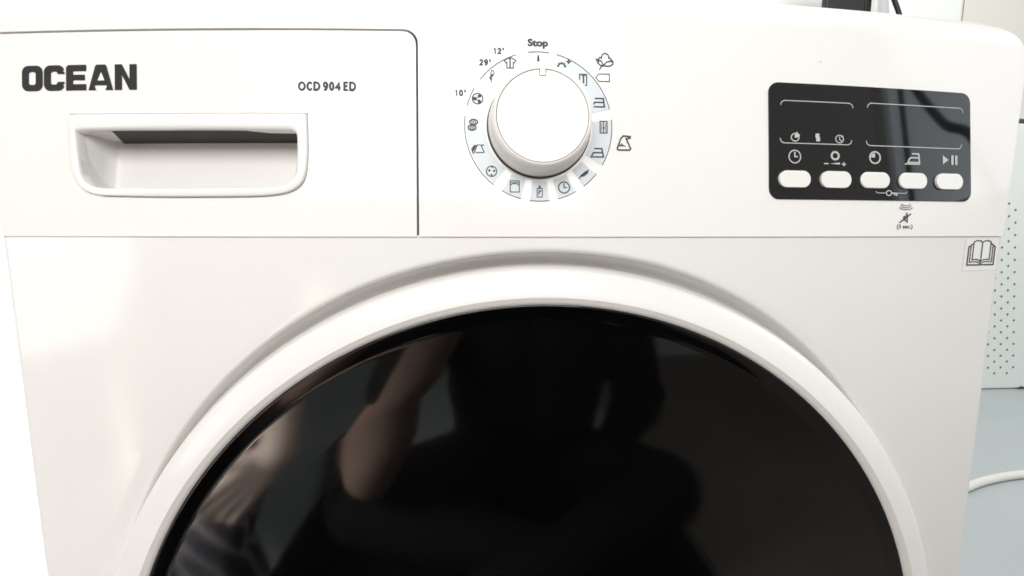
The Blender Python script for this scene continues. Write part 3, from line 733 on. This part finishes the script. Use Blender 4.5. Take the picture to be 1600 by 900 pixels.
m_skin = mat('skin', (.29, .195, .155), .5, .4, noise=.08, nscale=25, bump=.1, bscale=150)
m_skin2 = mat('skin_pale', (.74, .60, .52), .5, .4, noise=.08, nscale=25, bump=.1, bscale=150)
m_blackcloth = mat('black_cloth', (.008, .008, .009), .9, .2, noise=.2, nscale=60, bump=.3, bscale=400)
m_greycloth = mat('grey_cloth', (.16, .15, .15), .9, .2, noise=.15, nscale=60, bump=.3, bscale=400)
m_hair = mat('dark_hair', (.02, .015, .012), .6, .4, noise=.3, nscale=90, bump=.6, bscale=300)
def person(name, J, label, skinm, shirtm, trousm, hs, longr=False):
    sL, sR, eL, eR, wL, wR, pel, ch, nk, hd = [Vector(J[k]) for k in ('sL', 'sR', 'eL', 'eR', 'wL', 'wR', 'pel', 'ch', 'nk', 'hd')]
    kL, kR, fL, fR = [Vector(J[k]) for k in ('kL', 'kR', 'fL', 'fR')]; hw = Vector(J.get('hip', (.09, 0, 0)))
    body = [(nk-Vector((0, 0, .06)), .062, hd-Vector((0, 0, .04)), .055), (sL, .05, eL, .042), (eL, .044, wL, .027), (sR, .05, eR, .042), (eR, .044, wR, .027),
            (ch, .085, pel, .10), (sL, .05, sR, .05), (pel-hw, .085, kL, .055), (pel+hw, .085, kR, .055), (kL, .055, fL, .035), (kR, .055, fR, .035)]
    for f in (fL, fR): body.append((f+Vector((0, -.03, -.01)), .036, f+Vector((0, .14, -.012)), .026))
    body += head(hd, J['face'])
    for h_ in hs: body += hand(*h_)
    P = blobs(body, name, skinm, None, .0042, 2); tag(P, label, 'person')
    blobs([(ch+Vector((-.07, 0, .02)), .12, pel+Vector((-.04, 0, .05)), .135), (ch+Vector((.07, 0, .02)), .12, pel+Vector((.04, 0, .05)), .135), (sL, .066, sR, .066), (sL, .066, sL+(eL-sL)*.62, .060), (sR, .066, sR+(eR-sR)*(1 if longr else .62), .060), *([(eR, .058, wR, .042)] if longr else []), (nk-Vector((0, 0, .07)), .08, nk-Vector((0, 0, .035)), .070)], 'shirt', shirtm, P, .009, 4)
    blobs([(pel-hw, .105, kL, .078), (pel+hw, .105, kR, .078), (kL, .078, fL+Vector((0, 0, .05)), .055), (kR, .078, fR+Vector((0, 0, .05)), .055), (pel+Vector((-.06, 0, .03)), .14, pel+Vector((.06, 0, .03)), .14)], 'trousers', trousm, P, .009, 4)
    f = Vector(J['face']).normalized()
    blobs([(tuple(hd+Vector((0, 0, .052))-f*.03), .098, (1.03, 1.03, .95)), (tuple(hd+Vector((0, 0, .0))-f*.055), .078, (1.1, 1, 1.1))], 'hair', m_hair, P, .007, 2)
    return P
person('person', dict(sL=(-.12, -.74, -.12), sR=(.25, -.74, -.12), eL=(-.235, -.55, -.41), eR=(.33, -.82, -.40), wL=(-.085, -.375, -.12), wR=(.30, -1.02, -.62), pel=(.07, -.95, -.585), ch=(.07, -.80, -.26), nk=(.06, -.76, -.03), hd=(.05, -.72, .10), face=(0, .95, -.2), kL=(-.27, -.64, -.52), kR=(.34, -.66, -.52), fL=(.12, -.56, -.66), fR=(-.02, -.50, -.69)),
       'person in black clothes crouching behind the camera, forearm mirrored in the door glass', m_skin, m_blackcloth, m_blackcloth,
       [((-.085, -.375, -.12), (.25, .35, .9), (1, -.3, 0), (-.3, -.9, .2), 1.0, .9), ((.30, -1.02, -.62), (.1, -.3, -.6), (-1, 0, 0), (0, -.6, .5), 1.0, .5)], True)
b = bmesh.new(); box(b, -.50, .46, -1.35, -.22, FZ+.001, FZ+.012); o = link('added_mat', b, mat('added_mat_black', (.010, .010, .011), .95, .1, noise=.3, nscale=80, bump=.6, bscale=300)); bevel(o, .004); tag(o, 'black rug under the person in black, put in to darken the glass low down', 'added_mat')  # added floor covering that blackens the lower reflection in the door
b = bmesh.new(); box(b, .47, 2.6, -2.4, -.25, FZ+.001, FZ+.010); o = link('added_carpet', b, mat('added_carpet_grey', (.20, .185, .17), .95, .1, noise=.2, nscale=30, bump=.5, bscale=300)); bevel(o, .004); tag(o, 'warm grey carpet at right behind the camera, put in to dim the door glass', 'added_carpet')  # added floor covering that tones down the right side of the reflection
# phone held by that hand, just behind the lens
ph = empty('phone', (-.03, -.300, .02)); tag(ph, 'dark phone held in the left hand of the person in black', 'phone')
o = boxo('case', -.095, .035, -.3065, -.2985, -.024, .046, m_black, ph, .003)
m_pat = mat('patterned_cloth', (.03, .03, .035), .9, .2)
n = m_pat.node_tree; p = n.nodes['Principled BSDF']; tc = n.nodes.new('ShaderNodeTexCoord'); mp = n.nodes.new('ShaderNodeMapping'); mp.inputs['Rotation'].default_value = (.3, .7, .6)
br = n.nodes.new('ShaderNodeTexBrick'); br.inputs['Scale'].default_value = 14; br.inputs['Color1'].default_value = (.035, .035, .045, 1); br.inputs['Color2'].default_value = (.06, .055, .065, 1); br.inputs['Mortar'].default_value = (.40, .38, .40, 1); br.inputs['Mortar Size'].default_value = .05; br.inputs['Brick Width'].default_value = .5; br.inputs['Row Height'].default_value = .4
n.links.new(tc.outputs['Object'], mp.inputs[0]); n.links.new(mp.outputs[0], br.inputs[0]); n.links.new(br.outputs[0], p.inputs['Base Color'])
person('person', dict(sL=(-.98, -.92, -.02), sR=(-.60, -.90, -.04), eL=(-1.05, -.72, -.30), eR=(-.40, -.69, -.17), wL=(-.85, -.55, -.42), wR=(-.375, -.53, -.365), pel=(-.80, -1.0, -.56), ch=(-.79, -.93, -.20), nk=(-.78, -.9, .08), hd=(-.76, -.86, .22), face=(.5, .8, -.2), kL=(-.86, -.52, -.52), kR=(-.51, -.58, -.53), fL=(-.86, -.62, -.69), fR=(-.48, -.56, -.69)),
       'person in patterned trousers seated to the left, hand mirrored low in the door glass', m_skin2, m_greycloth, m_pat,
       [((-.85, -.55, -.42), (.3, .5, -.5), (1, 0, 0), (0, .5, .8), 1.0, .6), ((-.385, -.54, -.37), (-.62, .25, -.60), (-.5, .3, .5), (.1, .9, .3), 1.12, 1.0)])
